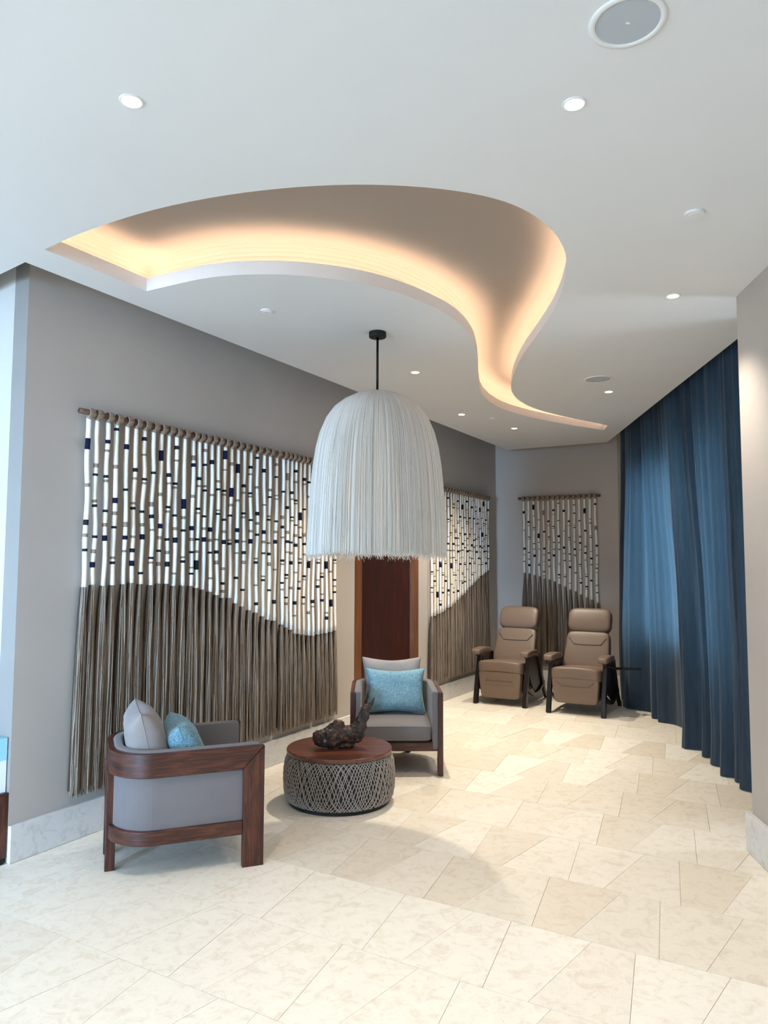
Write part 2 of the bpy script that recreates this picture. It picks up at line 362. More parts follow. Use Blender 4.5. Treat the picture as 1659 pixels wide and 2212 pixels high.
for j in range(-4, 13):
    t0_ = 3.19 + .5425 * j; t1_ = t0_ + .5425
    for k in range(-9, 10):
        for typ in 'AB':
            x = -1.12 + .525 * k
            if typ == 'A': q = [(x, t0_), (x + .175, t0_), (x + .26, t1_), (x - .09, t1_)]
            else: q = [(x + .175, t0_), (x + .525, t0_), (x + .435, t1_), (x + .26, t1_)]
            cs = sum(a for a, c in q) / 4; ct = (t0_ + t1_) / 2
            g = gap
            q = [(q[0][0] + g, q[0][1] + g), (q[1][0] - g, q[1][1] + g), (q[2][0] - g, q[2][1] - g), (q[3][0] + g, q[3][1] - g)]
            poly = [ts(*p) for p in q]; ce = Vector(ts(cs, ct))
            if ce.y < 1.7 or abs(ce.x) > .56 * ce.y + .35: continue
            full = list(poly)
            poly = clip(poly, Vector(wl(0, 0)) , WN) if ce.y > 3.6 or (ce - WP).dot(WU) > 0 else poly
            if not poly: continue
            poly = clip(poly, Vector(bk(0, 0)), -WU)
            if poly: poly = clip(poly, Vector((wx, 0)), Vector((-1, 0)))
            if poly and ce.y < 4.16: poly = clip(poly, RW0, -nx)
            if not poly or len(poly) < 3: continue
            key = (j, typ, k)
            rr = random.Random(hash((j, k, ord(typ))) & 0xffff)
            v = rr.random()
            if key in light_tiles: col = LIGHT
            elif v < .35: col = (.95, .925, .885, 1)
            elif v < .6: col = (.90, .86, .80, 1)
            elif v < .8: col = (.93, .91, .88, 1)
            else: col = (.985, .965, .94, 1)
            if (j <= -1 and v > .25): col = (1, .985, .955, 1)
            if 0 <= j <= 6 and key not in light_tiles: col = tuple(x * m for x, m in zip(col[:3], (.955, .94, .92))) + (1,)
            dz = (rr.random() - .5) * .0012
            if len(poly) == 4 and all((Vector(a) - Vector(c)).length < 1e-6 for a, c in zip(poly, full)):
                # an uncut tile: shared mesh for each of the two orientations
                if typ not in tile_mesh:
                    oo = Vector(ts(cs, ct))
                    mb = MB().prism([(a[0] - oo.x, a[1] - oo.y) for a in poly], -.02, -.0008)
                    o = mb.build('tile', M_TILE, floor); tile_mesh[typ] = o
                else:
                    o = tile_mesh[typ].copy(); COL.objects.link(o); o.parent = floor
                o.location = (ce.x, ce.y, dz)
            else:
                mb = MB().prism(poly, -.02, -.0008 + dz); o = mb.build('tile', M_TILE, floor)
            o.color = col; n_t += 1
print('tiles', n_t)
# floor beyond the tiled view
MB().box(-6.2, 3.1, -4.2, 11, -.0225, -.0205).build('floor_screed', M_TILE, floor, kind='stuff').color = (1, .98, .95, 1)

# ------------------------------------------------------------------ ceiling with the curved cove
HOLE = [(-1.68, 3.552), (-1.443, 3.376), (-1.055, 3.15), (-0.705, 3.013), (-0.39, 2.938), (-0.09, 2.91), (0.205, 2.938), (0.44, 3.009), (0.613, 3.121), (0.765, 3.302), (0.869, 3.494), (0.942, 3.715), (0.995, 4.013), (1.026, 4.361), (1.027, 4.774), (1.013, 5.354), (1.04, 5.881), (1.1, 6.364), (1.156, 6.59), (1.273, 6.89), (1.466, 7.196), (1.693, 7.436), (1.954, 7.668), (2.271, 7.915), (2.463, 8.07), (2.499, 8.348), (2.05, 8.051), (1.745, 7.821), (1.443, 7.557), (1.22, 7.309), (1.038, 7.014), (0.896, 6.649), (0.829, 6.385), (0.774, 6.017), (0.704, 5.494), (0.634, 5.096), (0.553, 4.808), (0.428, 4.526), (0.256, 4.305), (0.081, 4.119), (-0.12, 3.976), (-0.316, 3.899), (-0.505, 3.856), (-0.66, 3.851), (-0.819, 3.865), (-0.984, 3.911), (-1.169, 4.006), (-1.352, 4.104)]
def chaikin(pts, keep, it=2):
    # smooth a closed loop but keep the listed corners
    for _ in range(it):
        out = []; n = len(pts); kk = set()
        for i in range(n):
            a = Vector(pts[i]); pr = Vector(pts[i - 1]); nx_ = Vector(pts[(i + 1) % n])
            if i in keep: kk.add(len(out)); out.append(tuple(a)); continue
            out.append(tuple(a + (pr - a) * .25)); out.append(tuple(a + (nx_ - a) * .25))
        pts, keep = out, kk
    return pts
hole = chaikin(HOLE, {0, 24, 25, 47}, 2)
OUT = [(-1.849, 3.706), (1.648, 9.823), (2.788, 9.166), (2.728, 8.5), (2.56, 6.7), (2.40, 4.9), (2.36, 4.3), (2.36, 3.95), (2.2, 3.95), (1.4, -4.05), (-6.0, -4.0), (-6.0, 6.85)]
def flat_with_hole(outer, holes, z, flip=False):
    bm = bmesh.new(); ed = []
    for lp in [outer] + holes:
        vs = [bm.verts.new((p[0], p[1], z)) for p in lp]
        ed += [bm.edges.new((vs[i], vs[(i + 1) % len(vs)])) for i in range(len(vs))]
    bmesh.ops.triangle_fill(bm, use_beauty=True, use_dissolve=False, edges=ed)
    bmesh.ops.recalc_face_normals(bm, faces=bm.faces)
    bm.verts.index_update()
    vs = [tuple(v.co) for v in bm.verts]; fs = [tuple(v.index for v in f.verts) for f in bm.faces]; bm.free(); return vs, fs
def offset(loop, d, corners=True):
    n = len(loop); A = sum(loop[i][0] * loop[(i + 1) % n][1] - loop[(i + 1) % n][0] * loop[i][1] for i in range(n))
    sg = 1 if A > 0 else -1; out = []
    for i in range(n):
        p = Vector(loop[i]); a = (p - Vector(loop[i - 1])).normalized(); c = (Vector(loop[(i + 1) % n]) - p).normalized()
        na = Vector((a.y, -a.x)) * sg; nc = Vector((c.y, -c.x)) * sg; m = (na + nc)
        m = m.normalized() if m.length > .01 else na
        k = 1 / max(.45, m.dot(na)); out.append(tuple(p + m * d * k))
    return out
def strip(mb, l1, z1, l2, z2):
    n = len(l1); vs = [(p[0], p[1], z1) for p in l1] + [(p[0], p[1], z2) for p in l2]
    mb.add(vs, [(i, (i + 1) % n, n + (i + 1) % n, n + i) for i in range(n)])
LIP = .075; SET = .11; CZ = 3.315
cm = MB(); cm.add(*flat_with_hole(OUT, [hole], CEIL))
strip(cm, OUT, CEIL, OUT, TOPZ)
strip(cm, hole, CEIL, hole, CEIL + LIP)
h1 = offset(hole, .02); strip(cm, hole, CEIL + LIP, h1, CEIL + LIP)
h2 = offset(hole, SET); strip(cm, h1, CEIL + LIP, h1, CEIL + .03); strip(cm, h1, CEIL + .03, h2, CEIL + .03)
ceiling = cm.build('ceiling', M_CEIL, kind='structure')
cv = MB(); n_ = 6; prev = (h2, CEIL + .03)
h3 = h2
for i in range(n_ + 1):       # coved corner between the pocket wall and the raised ceiling
    a = PI / 2 * i / n_; l = offset(hole, SET - .09 * (1 - math.cos(a))); z = CZ - .09 * (1 - math.sin(a))
    strip(cv, prev[0], prev[1], l, z); prev = (l, z)
vs, fs = flat_with_hole(prev[0], [], CZ); cv.add(vs, fs)
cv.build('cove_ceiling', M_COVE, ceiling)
led = MB(); a_, b_ = offset(hole, .055), offset(hole, .075); strip(led, a_, CEIL + .046, b_, CEIL + .046); strip(led, a_, CEIL + .034, a_, CEIL + .046); strip(led, b_, CEIL + .034, b_, CEIL + .046)
led.build('light_strip', M_LED, ceiling)
MB().box(-6.2, 3.2, -4.2, 10.8, TOPZ, TOPZ + .1).build('ceiling_slab', M_CEIL, kind='structure')

# ------------------------------------------------------------------ ceiling fittings
def downlight_proto():
    r = empty('downlight')
    MB().lathe([(.031, .004), (.031, -.003), (.038, -.0035), (.040, -.001), (.040, .004)], 32).build('trim_ring', M_TRIM, r, smooth=True)
    MB().lathe([(.0, -.0022), (.0315, -.002)], 24).build('lens', M_GLOW, r)
    return r
def add_spot(parent, power, size=100, blend=.9, rad=.03, col=None):
    d = bpy.data.lights.new('spot_beam', 'SPOT'); d.energy = power; d.color = col or DOWN_COL; d.spot_size = R(size); d.spot_blend = blend; d.shadow_soft_size = rad
    l = bpy.data.objects.new('spot_beam', d); COL.objects.link(l); l.parent = parent; l.location = (0, 0, -.03); return l
DL = [((-.851, 2.375), 'recessed downlight nearest the camera, top left of the ceiling', 1.0),
      ((.634, 2.382), 'recessed downlight nearest the camera, upper right beside the big round speaker', 1.0),
      ((1.654, 4.148), 'recessed downlight near the right wall corner, before the curtain', 1.0),
      ((.247, 5.848), 'recessed downlight just behind the pendant lamp rod', 2.2),
      ((1.994, 6.488), 'recessed downlight beside the small round speaker near the curtain', .35),
      ((.791, 7.498), 'recessed downlight left of the far smoke detector, by the long wall', 2.1),
      ((1.465, 8.254), 'recessed downlight deepest in the room, above the recliners', 1.5)]
proto = downlight_proto()
for i, (p, lb, k) in enumerate(DL):
    o = proto if i == 0 else copy_tree(proto)
    o.location = (p[0], p[1], CEIL - .001)
    tag(o, lb, 'downlight', 'recessed downlights in the ceiling')
spots = [(o, k) for o, k in zip([x for x in COL.objects if x.name.startswith('downlight')], [d[2] for d in DL])]
for o, k in spots: add_spot(o, DOWN_W * k, col=DEEP_COL if o.location.y > 5 else DOWN_COL)
extra = [(-.85, .5), (.6, .5), (-2.6, 1.2), (-2.6, -1.2), (-.85, -1.4)]  # unseen downlights added to brighten the floor near the camera
for p, lb in zip(extra, ('nearest behind the camera on the left', 'nearest behind the camera on the right', 'in front of the tall left window', 'in the far corner by both windows', 'farthest behind the camera')):
    o = copy_tree(proto)
    o.location = (p[0], p[1], CEIL - .001); tag(o, 'added unseen downlight ' + lb, 'downlight', 'downlights behind the camera')
    for c in o.children:
        if c.type == 'LIGHT': c.data = c.data.copy(); c.data.energy = DOWN_W * .2

def disc(p, r, name, label, cat):
    MB().lathe([(r, .0), (r, -.008), (r * .97, -.0105), (r * .6, -.011), (r * .58, -.013), (.0, -.0135)], 40).build(name, M_TRIM, smooth=False)
    o = COL.objects[-1]; o.location = (p[0], p[1], CEIL); tag(o, label, cat)
def round_speaker(p, r, label):
    s = empty('ceiling_speaker', (p[0], p[1], CEIL), label=label, cat='speaker')
    MB().lathe([(r, .004), (r, -.003), (r + .004, -.006), (r + .018, -.006), (r + .02, -.003), (r + .02, .004)], 64).build('speaker_rim', M_TRIM, s, smooth=True)
    MB().lathe([(0, -.004), (r, -.0035)], 64).build('grille', M_GRILLE, s)
    return s
disc((1.359, 3.149), .042, 'ceiling_disc', 'flat white round detector cover on the right of the ceiling', 'detector')
disc((-.72, 4.419), .038, 'ceiling_disc', 'flat white round cover on the ceiling left of the pendant rod', 'detector')
disc((1.136, 7.683), .036, 'ceiling_disc', 'small white cover on the ceiling between the two farthest downlights', 'detector')
s1 = round_speaker((.69, 2.005), .088, 'large round grey ceiling speaker cut by the top edge of the photo')
MB().box(-.006, .006, -.003, .003, -.006, -.0035).build('badge', M_TRIM, s1)
round_speaker((1.776, 6.049), .1, 'round grey ceiling speaker near the curtain, just before a downlight')

# ------------------------------------------------------------------ yarn wall hangings
T1 = """0.387 0.391 1.42 N2.286,2.22 T2.022,2.001 K1.81,1.778 T1.73,1.71 K1.643,1.627
0.444 0.451 1.431 T2.145,2.121 K2.085,2.071 T1.931,1.913 K1.903,1.887 K1.721,1.705 T1.639,1.616 N1.566,1.534
0.524 0.526 1.426 N2.297,2.274 T2.238,2.223 K2.085,2.068 T2.058,2.042 K1.877,1.861 T1.797,1.775 N1.724,1.691
0.592 0.591 1.428 K2.38,2.363 T2.153,2.13 N1.954,1.921 T1.871,1.849 K1.783,1.768 T1.599,1.584 K1.57,1.553
0.671 0.677 1.432 N2.292,2.26 K2.017,2.002 T1.812,1.781 N1.729,1.704 T1.64,1.626
0.741 0.735 1.439 K2.152,2.128 T2.093,2.079 T1.939,1.924 K1.909,1.892 T1.73,1.715 K1.651,1.626 N1.576,1.543
0.813 0.81 1.431 K2.357,2.333 T2.25,2.237 K2.097,2.081 T2.071,2.056 K1.892,1.876 T1.812,1.791 N1.742,1.709 K1.506,1.491
0.885 0.892 1.423 K2.147,2.131 T1.95,1.921 K1.871,1.847 T1.779,1.766 K1.601,1.586 T1.571,1.557
0.955 0.959 1.429 N2.293,2.225 T2.016,1.994 N1.816,1.785 T1.735,1.714 K1.648,1.633 T1.569,1.544
1.021 1.028 1.428 K2.151,2.126 T2.091,2.077 K1.935,1.919 T1.905,1.89 K1.725,1.708 T1.642,1.62 K1.571,1.538
1.086 1.092 1.413 K2.342,2.317 T2.249,2.236 K2.096,2.08 T2.069,2.054 K1.884,1.869 T1.8,1.779 N1.731,1.696 T1.5,1.488
1.161 1.171 1.413 N1.992,1.926 T1.877,1.856 K1.788,1.772 T1.609,1.594 K1.582,1.565
1.247 1.249 1.409 T2.298,2.264 N2.244,2.219 T2.027,2.006 N1.815,1.785 T1.734,1.713 K1.645,1.629 T1.538,1.526 K1.498,1.484
1.306 1.3 1.395 K2.154,2.133 T2.099,2.085 K1.944,1.928 T1.913,1.899 K1.733,1.718 T1.65,1.632 K1.582,1.518
1.363 1.366 1.381 T2.359,2.337 K2.255,2.24 T2.104,2.091 K2.075,2.06 K1.894,1.879 T1.811,1.793 N1.743,1.711
1.43 1.433 1.364 N2.29,2.26 T2.049,2.033 N1.814,1.783 T1.733,1.713 K1.645,1.63 T1.465,1.451
1.497 1.501 1.339 T2.153,2.135 K2.095,2.08 T1.944,1.933 K1.92,1.906 T1.737,1.723 K1.654,1.631 T1.582,1.555
1.566 1.569 1.317 N2.375,2.311 T2.24,2.229 K2.092,2.076 T2.062,2.047 K1.883,1.867 T1.799,1.779 N1.73,1.7 T1.535,1.515 K1.429,1.411 T1.375,1.354
1.636 1.638 1.314 T2.299,2.275 N2.111,2.045 T1.995,1.976 K1.917,1.901 T1.738,1.724 K1.713,1.696
1.711 1.71 1.273 N2.295,2.227 T2.034,2.016 N1.822,1.792 N1.738,1.712 T1.644,1.632 K1.466,1.448
1.78 1.788 1.247 K2.151,2.128 T2.095,2.081 K1.942,1.926 T1.912,1.897 T1.732,1.719 K1.655,1.632 T1.584,1.559 K1.376,1.36
1.855 1.863 1.215 K2.299,2.278 T2.241,2.227 K2.098,2.082 T2.073,2.058 K1.897,1.881 T1.815,1.796 N1.746,1.712
1.933 1.94 1.193 K2.378,2.361 T2.152,2.133 K1.956,1.928 T1.878,1.858 K1.79,1.773 T1.607,1.594 K1.58,1.561 T1.406,1.394 K1.271,1.248
2.017 2.025 1.161 N2.295,2.265 T2.021,2.008 N1.819,1.79 T1.741,1.719 K1.65,1.636 T1.472,1.459 K1.444,1.428
2.085 2.092 1.132 T2.147,2.126 K2.088,2.074 T1.938,1.924 K1.911,1.896 T1.73,1.715 K1.648,1.627 T1.574,1.545 K1.365,1.35
2.177 2.162 1.119 T2.358,2.336 K2.254,2.24 T2.106,2.094 T2.078,2.066 K1.903,1.887 T1.822,1.802 N1.75,1.72 T1.524,1.509 K1.281,1.251
2.258 2.264 1.082 K2.146,2.13 T1.947,1.919 K1.867,1.844 T1.78,1.766 K1.597,1.578 T1.566,1.552 K1.419,1.403 T1.366,1.352
2.315 2.324 1.054 T2.293,2.237 K2.027,2.003 T1.828,1.803 K1.752,1.729 T1.662,1.65 K1.482,1.466 T1.456,1.442 K1.3,1.287 T1.256,1.235
2.374 2.38 1.034 K2.152,2.129 T2.095,2.081 K1.947,1.934 T1.919,1.905 K1.743,1.728 T1.661,1.639 K1.586,1.557 T1.38,1.357
2.431 2.439 0.998 K2.334,2.312 T2.242,2.225 K2.089,2.074 T2.063,2.05 K1.884,1.873 T1.806,1.782 K1.728,1.701 T1.499,1.486 K1.26,1.232 T1.149,1.137
2.495 2.495 0.989 N1.986,1.922 T1.872,1.855 K1.788,1.772 T1.61,1.596 K1.579,1.564 T1.425,1.411 K1.372,1.351
2.552 2.56 0.977 K2.282,2.255 T2.235,2.221 K2.024,2.009 T1.82,1.79 K1.738,1.718 T1.65,1.634 K1.469,1.451 T1.441,1.428 K1.296,1.279 T1.244,1.227
2.623 2.628 0.967 K2.259,2.241 T2.136,2.118 N1.589,1.528 T1.171,1.145
2.688 2.691 0.96 N2.353,2.316 T2.08,2.061 K1.262,1.233 T1.21,1.199
2.751 2.775 0.965 T2.279,2.26 K2.035,2.016 T1.605,1.596 K1.581,1.565 T1.432,1.421 K1.382,1.36
2.815 2.832 0.966 K2.342,2.317 T2.216,2.2 K1.964,1.945 T1.489,1.477 K1.462,1.444 T1.311,1.299 K1.263,1.241
2.879 2.899 0.966 T2.247,2.228 K2.107,2.088 N1.586,1.522 T1.148,1.135 K1.111,1.082
2.944 2.971 0.971 K2.331,2.311 T2.048,2.029 T1.506,1.49 N1.254,1.192
3.007 3.036 0.979 N2.298,2.24 T2.098,2.078 K1.608,1.59 T1.577,1.567 K1.431,1.415 T1.376,1.362 K1.324,1.308"""
T2 = """4.995 5.012 0.985 K1.49,1.475 T1.464,1.455 K1.314,1.3 T1.263,1.25
5.069 5.08 0.992 T1.608,1.601 K1.587,1.573 T1.439,1.43 K1.39,1.37 T1.332,1.323
5.144 5.16 1.008 T1.507,1.493 N1.259,1.192
5.217 5.234 1.008 N1.599,1.534 T1.159,1.15 N1.123,1.097
5.289 5.302 1.022 K1.655,1.642 T1.475,1.467 K1.453,1.44 T1.302,1.293 N1.254,1.234
5.363 5.368 1.032 T2.193,2.183 N1.962,1.937 T1.88,1.863 K1.793,1.781 T1.611,1.601 K1.585,1.572 T1.432,1.423 N1.389,1.365
5.448 5.45 1.064 N2.358,2.338 T2.252,2.243 K2.104,2.09 T2.073,2.063 T1.896,1.887 N1.82,1.8 T1.743,1.725 N1.279,1.251 T1.218,1.209
5.529 5.536 1.07 N2.154,2.133 T2.094,2.085 K1.946,1.934 T1.919,1.91 K1.737,1.726 T1.653,1.639 N1.584,1.521 T1.344,1.329
5.602 5.596 1.094 T2.297,2.273 K2.252,2.237 T2.035,2.02 N1.824,1.799 T1.741,1.726 K1.655,1.644 T1.476,1.469 K1.448,1.437 T1.296,1.286 N1.247,1.23
5.667 5.659 1.107 T1.994,1.945 N1.894,1.873 T1.803,1.793 K1.624,1.611 T1.594,1.586 K1.448,1.436 T1.386,1.375
5.733 5.73 1.142 N2.343,2.324 T2.25,2.242 T2.096,2.087 K2.073,2.061 K1.889,1.878 T1.805,1.794 N1.737,1.712 T1.503,1.494 N1.264,1.238
5.803 5.796 1.163 N2.158,2.136 T2.099,2.09 K1.95,1.937 T1.924,1.916 K1.739,1.728 T1.651,1.644 N1.585,1.562 T1.375,1.366
5.867 5.867 1.192 N2.3,2.24 T2.024,2.011 N1.832,1.807 K1.75,1.736 T1.66,1.652 T1.479,1.469 K1.46,1.448 T1.374,1.364 N1.354,1.335
5.939 5.945 1.214 K2.151,2.138 N1.952,1.927 T1.869,1.857 K1.782,1.769 T1.597,1.588 K1.576,1.563 T1.419,1.409 N1.368,1.352
6.014 6.026 1.251 N2.359,2.34 T2.252,2.243 K2.103,2.092 T2.078,2.067 K1.898,1.885 T1.814,1.804 N1.745,1.72 T1.515,1.505
6.095 6.1 1.283 N2.157,2.138 T2.097,2.09 K1.953,1.939 T1.929,1.919 K1.748,1.735 T1.662,1.647 N1.593,1.569 T1.38,1.37
6.16 6.171 1.308 N2.298,2.274 T2.023,2.014 N1.823,1.794 T1.738,1.727 K1.65,1.638 T1.471,1.464 K1.448,1.435
6.234 6.248 1.342 T2.387,2.377 N2.159,2.141 T1.956,1.943 N1.885,1.867 K1.795,1.781 T1.607,1.599 K1.587,1.575 T1.471,1.463
6.301 6.321 1.366 T2.309,2.296 K2.255,2.241 T2.101,2.093 T2.081,2.073 K1.9,1.887 T1.813,1.801 N1.743,1.717
6.36 6.381 1.388 T2.157,2.144 K2.101,2.086 T1.949,1.941 K1.925,1.913 N1.66,1.64 T1.573,1.564
6.433 6.434 1.421 N2.303,2.246 T2.034,2.02 N1.814,1.788 T1.736,1.724 K1.651,1.637 T1.568,1.558
6.498 6.517 1.429 T2.175,2.162 N1.985,1.927 T1.875,1.861 K1.792,1.779 T1.601,1.593 K1.576,1.564
6.564 6.569 1.45 N2.391,2.329 T2.259,2.248 K2.112,2.099 T2.08,2.07 K1.903,1.891 T1.816,1.801 N1.748,1.726
6.637 6.643 1.469 N2.162,2.144 T2.101,2.091 K1.958,1.945 T1.926,1.916 K1.749,1.737 T1.666,1.652 N1.6,1.573
6.716 6.717 1.493 N2.304,2.276 T2.055,2.045 N1.828,1.802 T1.743,1.73 K1.654,1.641"""
T3 = """0.411 0.415 1.462 N2.288,2.256 T2.034,2.022 N1.799,1.769 T1.708,1.696 K1.618,1.607
0.478 0.479 1.455 K2.153,2.129 T2.097,2.087 K1.944,1.931 T1.915,1.906 K1.738,1.726 T1.652,1.637 N1.58,1.549
0.547 0.553 1.431 N2.37,2.302 T2.223,2.213 K2.068,2.056 T2.037,2.027 K1.855,1.843 T1.783,1.772 N1.705,1.673
0.614 0.619 1.419 T2.172,2.157 N1.984,1.923 T1.872,1.859 T1.781,1.769 T1.594,1.587 K1.574,1.559
0.685 0.685 1.39 T2.29,2.226 N2.017,1.997 N1.796,1.771 T1.709,1.694 T1.616,1.607 K1.486,1.472 T1.431,1.42
0.747 0.753 1.376 N2.153,2.132 T2.092,2.083 K1.941,1.928 T1.911,1.901 K1.731,1.716 N1.641,1.622 T1.561,1.539
0.815 0.818 1.351 N2.298,2.275 T2.236,2.226 K2.079,2.067 T2.051,2.042 K1.869,1.857 T1.781,1.766 N1.707,1.677
0.882 0.886 1.319 K2.382,2.371 T2.154,2.139 N1.957,1.928 T1.869,1.852 K1.778,1.765 T1.594,1.587 T1.572,1.565 N1.451,1.431 T1.409,1.396
0.952 0.957 1.287 N2.289,2.26 T2.015,2.005 N1.807,1.779 T1.723,1.71 K1.633,1.62 T1.441,1.433 K1.421,1.408
1.019 1.024 1.251 N2.147,2.125 T2.084,2.075 K1.929,1.917 T1.898,1.887 K1.717,1.704 T1.627,1.613 N1.553,1.527 T1.336,1.326
1.089 1.097 1.228 T2.355,2.338 K2.246,2.231 T2.084,2.075 K2.057,2.045 T1.868,1.857 N1.782,1.76 T1.704,1.68 K1.473,1.46
1.158 1.162 1.191 K2.145,2.132 T1.944,1.92 N1.862,1.84 T1.765,1.756 K1.582,1.57 T1.557,1.548 T1.399,1.39 N1.35,1.329
1.225 1.236 1.154 N2.298,2.233 N2.019,1.997 T1.816,1.795 N1.732,1.712 T1.636,1.625 T1.454,1.445 K1.427,1.414 N1.301,1.281 T1.263,1.255
1.297 1.301 1.127 T2.164,2.152 K2.11,2.099 T1.947,1.94 K1.927,1.915 T1.745,1.735 N1.662,1.64 T1.58,1.564 N1.379,1.359
1.364 1.374 1.089 N2.358,2.336 T2.068,2.016 N1.826,1.802 T1.697,1.681 T1.578,1.57 K1.534,1.52 T1.475,1.466 T1.319,1.301 K1.223,1.211"""

def hanging(label, data, P, U, N, rod0, rod1, zrod, zbot, seed, fan, yarns, rsc=1.0):
    """U along the wall, N out of the wall; strand = wrapped cord with its bands and loop; tassel below it"""
    rr = random.Random(seed)
    th = empty('yarn_wall_hanging', (0, 0, 0), label=label, cat='wall hanging', group='yarn wall hangings with wavy tassel line')
    P3 = Vector((P[0], P[1], 0)); U3 = Vector((U[0], U[1], 0)); N3 = Vector((N[0], N[1], 0)); Z = Vector((0, 0, 1))
    at = lambda u, off, z: P3 + U3 * u + N3 * off + Z * z
    pts = [at(rod0 + (rod1 - rod0) * i / 24, .055 + .003 * math.sin(i * 1.3), zrod + .003 * math.sin(i * .9 + seed)) for i in range(25)]
    MB().tube(pts, [.017 + .0015 * math.sin(i * 2.1) for i in range(25)], 10).build('rod', M_ROD, th, smooth=True)
    for ub, off in ((rod0 + .15, 0), (rod1 - .15, 0)):
        MB().tube([at(ub, 0, zrod - .005), at(ub, .045, zrod - .005)], .006, 6).build('bracket', M_ROD, th)
    S = []
    for L in data.strip().split('\n'):
        q = L.split(); S.append((float(q[0]), float(q[1]), float(q[2]), [(b[0],) + tuple(float(x) for x in b[1:].split(',')) for b in q[3:]]))
    sp = [S[min(i + 1, len(S) - 1)][0] - S[max(i - 1, 0)][0] for i in range(len(S))]
    ztop = zrod - .024
    for i, (ut, ub, ze, bands) in enumerate(S):
        ph = rr.random() * 6; am = .002 + .003 * rr.random(); r = (.0148 + .001 * rr.random()) * rsc
        fr = 1.3 + rr.random() * 1.5
        def cen(z):
            f = (ztop - z) / (ztop - ze); return at(ut + (ub - ut) * f + am * math.sin(ph + f * 6.3 * fr) * min(1, 6 * f), .04 + .003 * math.sin(ph * 2 + f * 9), z)
        zs = [ztop - (ztop - ze) * k / 26 for k in range(27)]
        mt = M_WHITE if rr.random() < .68 else M_CREAM
        st = MB().tube([cen(z) for z in zs], [r * (1 + .03 * math.sin(k * 1.7 + ph)) for k in range(27)], 8).build('strand', mt, th, smooth=True)
        # loop of flax yarn over the rod
        lp = MB()
        for k in range(5):
            uu = ut + (k - 2) * .0075 * rsc; rad = .0225 + .0015 * (1 - abs(k - 2) / 2)
            lp.tube([at(uu + .004 * math.sin(a / 2), .055 + rad * math.cos(a), zrod + rad * math.sin(a)) for a in [PI * 2 * q / 12 for q in range(13)]], .0052, 5, False)
        lp.tube([at(ut, .05, zrod - .016), at(ut, .042, ztop - .008)], [.02, .0175], 8)
        lp.build('yarn_loop', M_TAUPE, th, smooth=True)
        for t, z1, z2 in bands:
            z1 = min(z1, ztop - .01); z2 = min(z2, z1 - .008)
            mb = MB().tube([cen(z1), cen((z1 + z2) / 2), cen(z2)], r * 1.06, 8)
            mb.build('band', {'N': M_NAVY, 'K': M_CHAR, 'T': M_TAUPE}[t], st, smooth=True)
        # tassel: many thin yarns
        ts_ = MB(); wd = (sp[i] / (2 if 0 < i < len(S) - 1 else 1)) * .56
        sway = fan * (ub - (rod0 + rod1) / 2) + rr.uniform(-.006, .006)
        L_ = ze - zbot
        for k in range(yarns):
            a = 2 * PI * rr.random(); q = math.sqrt(rr.random())
            du, dn = q * math.cos(a), abs(q * math.sin(a)) ** .8
            zb = zbot + rr.uniform(-.015, .022); wob = rr.uniform(-1, 1) * .005; pw = rr.random() * 6
            path = []
            for s_ in range(9):
                f = s_ / 8; g = 1 - math.exp(-f * 4.2)
                u_ = ub + du * (r * .8 * (1 - g) + wd * g) + sway * f + wob * math.sin(pw + f * 7)
                n_ = .04 + (dn - .45) * (r * (1 - g) + .026 * g) + .004 * math.sin(pw + 5 * f)
                path.append(at(u_, max(.012, n_), ze + .004 - (ze - zb) * f))
            ts_.tube(path, [.0021] * 8 + [.0015], 3, False, tone=rr.random() * .6 + .4 * dn)
        # inner core so that the bunch is full
        core = []
        for s_ in range(9):
            f = s_ / 8; g = 1 - math.exp(-f * 4.2); core.append((f, g))
        vs = []; fs = []
        for f, g in core:
            hw = r * .75 * (1 - g) + wd * .92 * g
            for du, nn in ((-1, .018), (-.5, .034), (.5, .034), (1, .018)):
                vs.append(at(ub + du * hw + sway * f, nn, ze - (ze - zbot - .03) * f))
        for s_ in range(8):
            for q in range(3): fs.append((s_ * 4 + q, s_ * 4 + q + 1, s_ * 4 + q + 5, s_ * 4 + q + 4))
        ts_.add(vs, fs, tone=0.0)
        ts_.build('tassel', M_TASSEL, th, smooth=True)
    return th
hanging('largest yarn hanging of white, navy and taupe cords, on the wall left of the pendant', T1, wl(0), WU, WN, .31, 3.09, 2.436, .25, 3, .012, 60)
hanging('yarn hanging on the long wall between the wooden door and the corner', T2, wl(0), WU, WN, 4.92, 6.76, 2.45, .25, 5, .03, 42, .92)
hanging('narrow yarn hanging on the back wall behind the two recliners', T3, bk(0), WN, -WU, .343, 1.43, 2.458, .25, 9, .06, 42, .92)

# ------------------------------------------------------------------ pendant lamp
px_, py_ = -.047, 4.835
lamp = empty('pendant_lamp', (px_, py_, CEIL), label='huge dome pendant lamp covered in ivory yarn fringe on a black rod', cat='lamp')
MB().lathe([(.058, 0), (.058, -.03), (.055, -.036), (.0, -.036)], 36).build('canopy', M_BLACK, lamp, smooth=False, bevel=.002)
MB().tube([(0, 0, -.03), (0, 0, -.42)], .008, 10).build('rod', M_BLACK, lamp, smooth=True)
PROF = [(.02, 2.698), (.075, 2.694), (.15, 2.672), (.222, 2.636), (.285, 2.586), (.335, 2.515), (.375, 2.42), (.400, 2.32), (.418, 2.2), (.432, 2.05), (.443, 1.88), (.449, 1.74), (.452, 1.635)]
rr = random.Random(11)
core = MB().lathe([(max(.01, r - .02), z - CEIL - .01) for r, z in PROF[:-1]] + [(.428, 1.66 - CEIL)], 64)
core.build('shade_liner', M_SHADEC, lamp, smooth=True)
fr = MB()
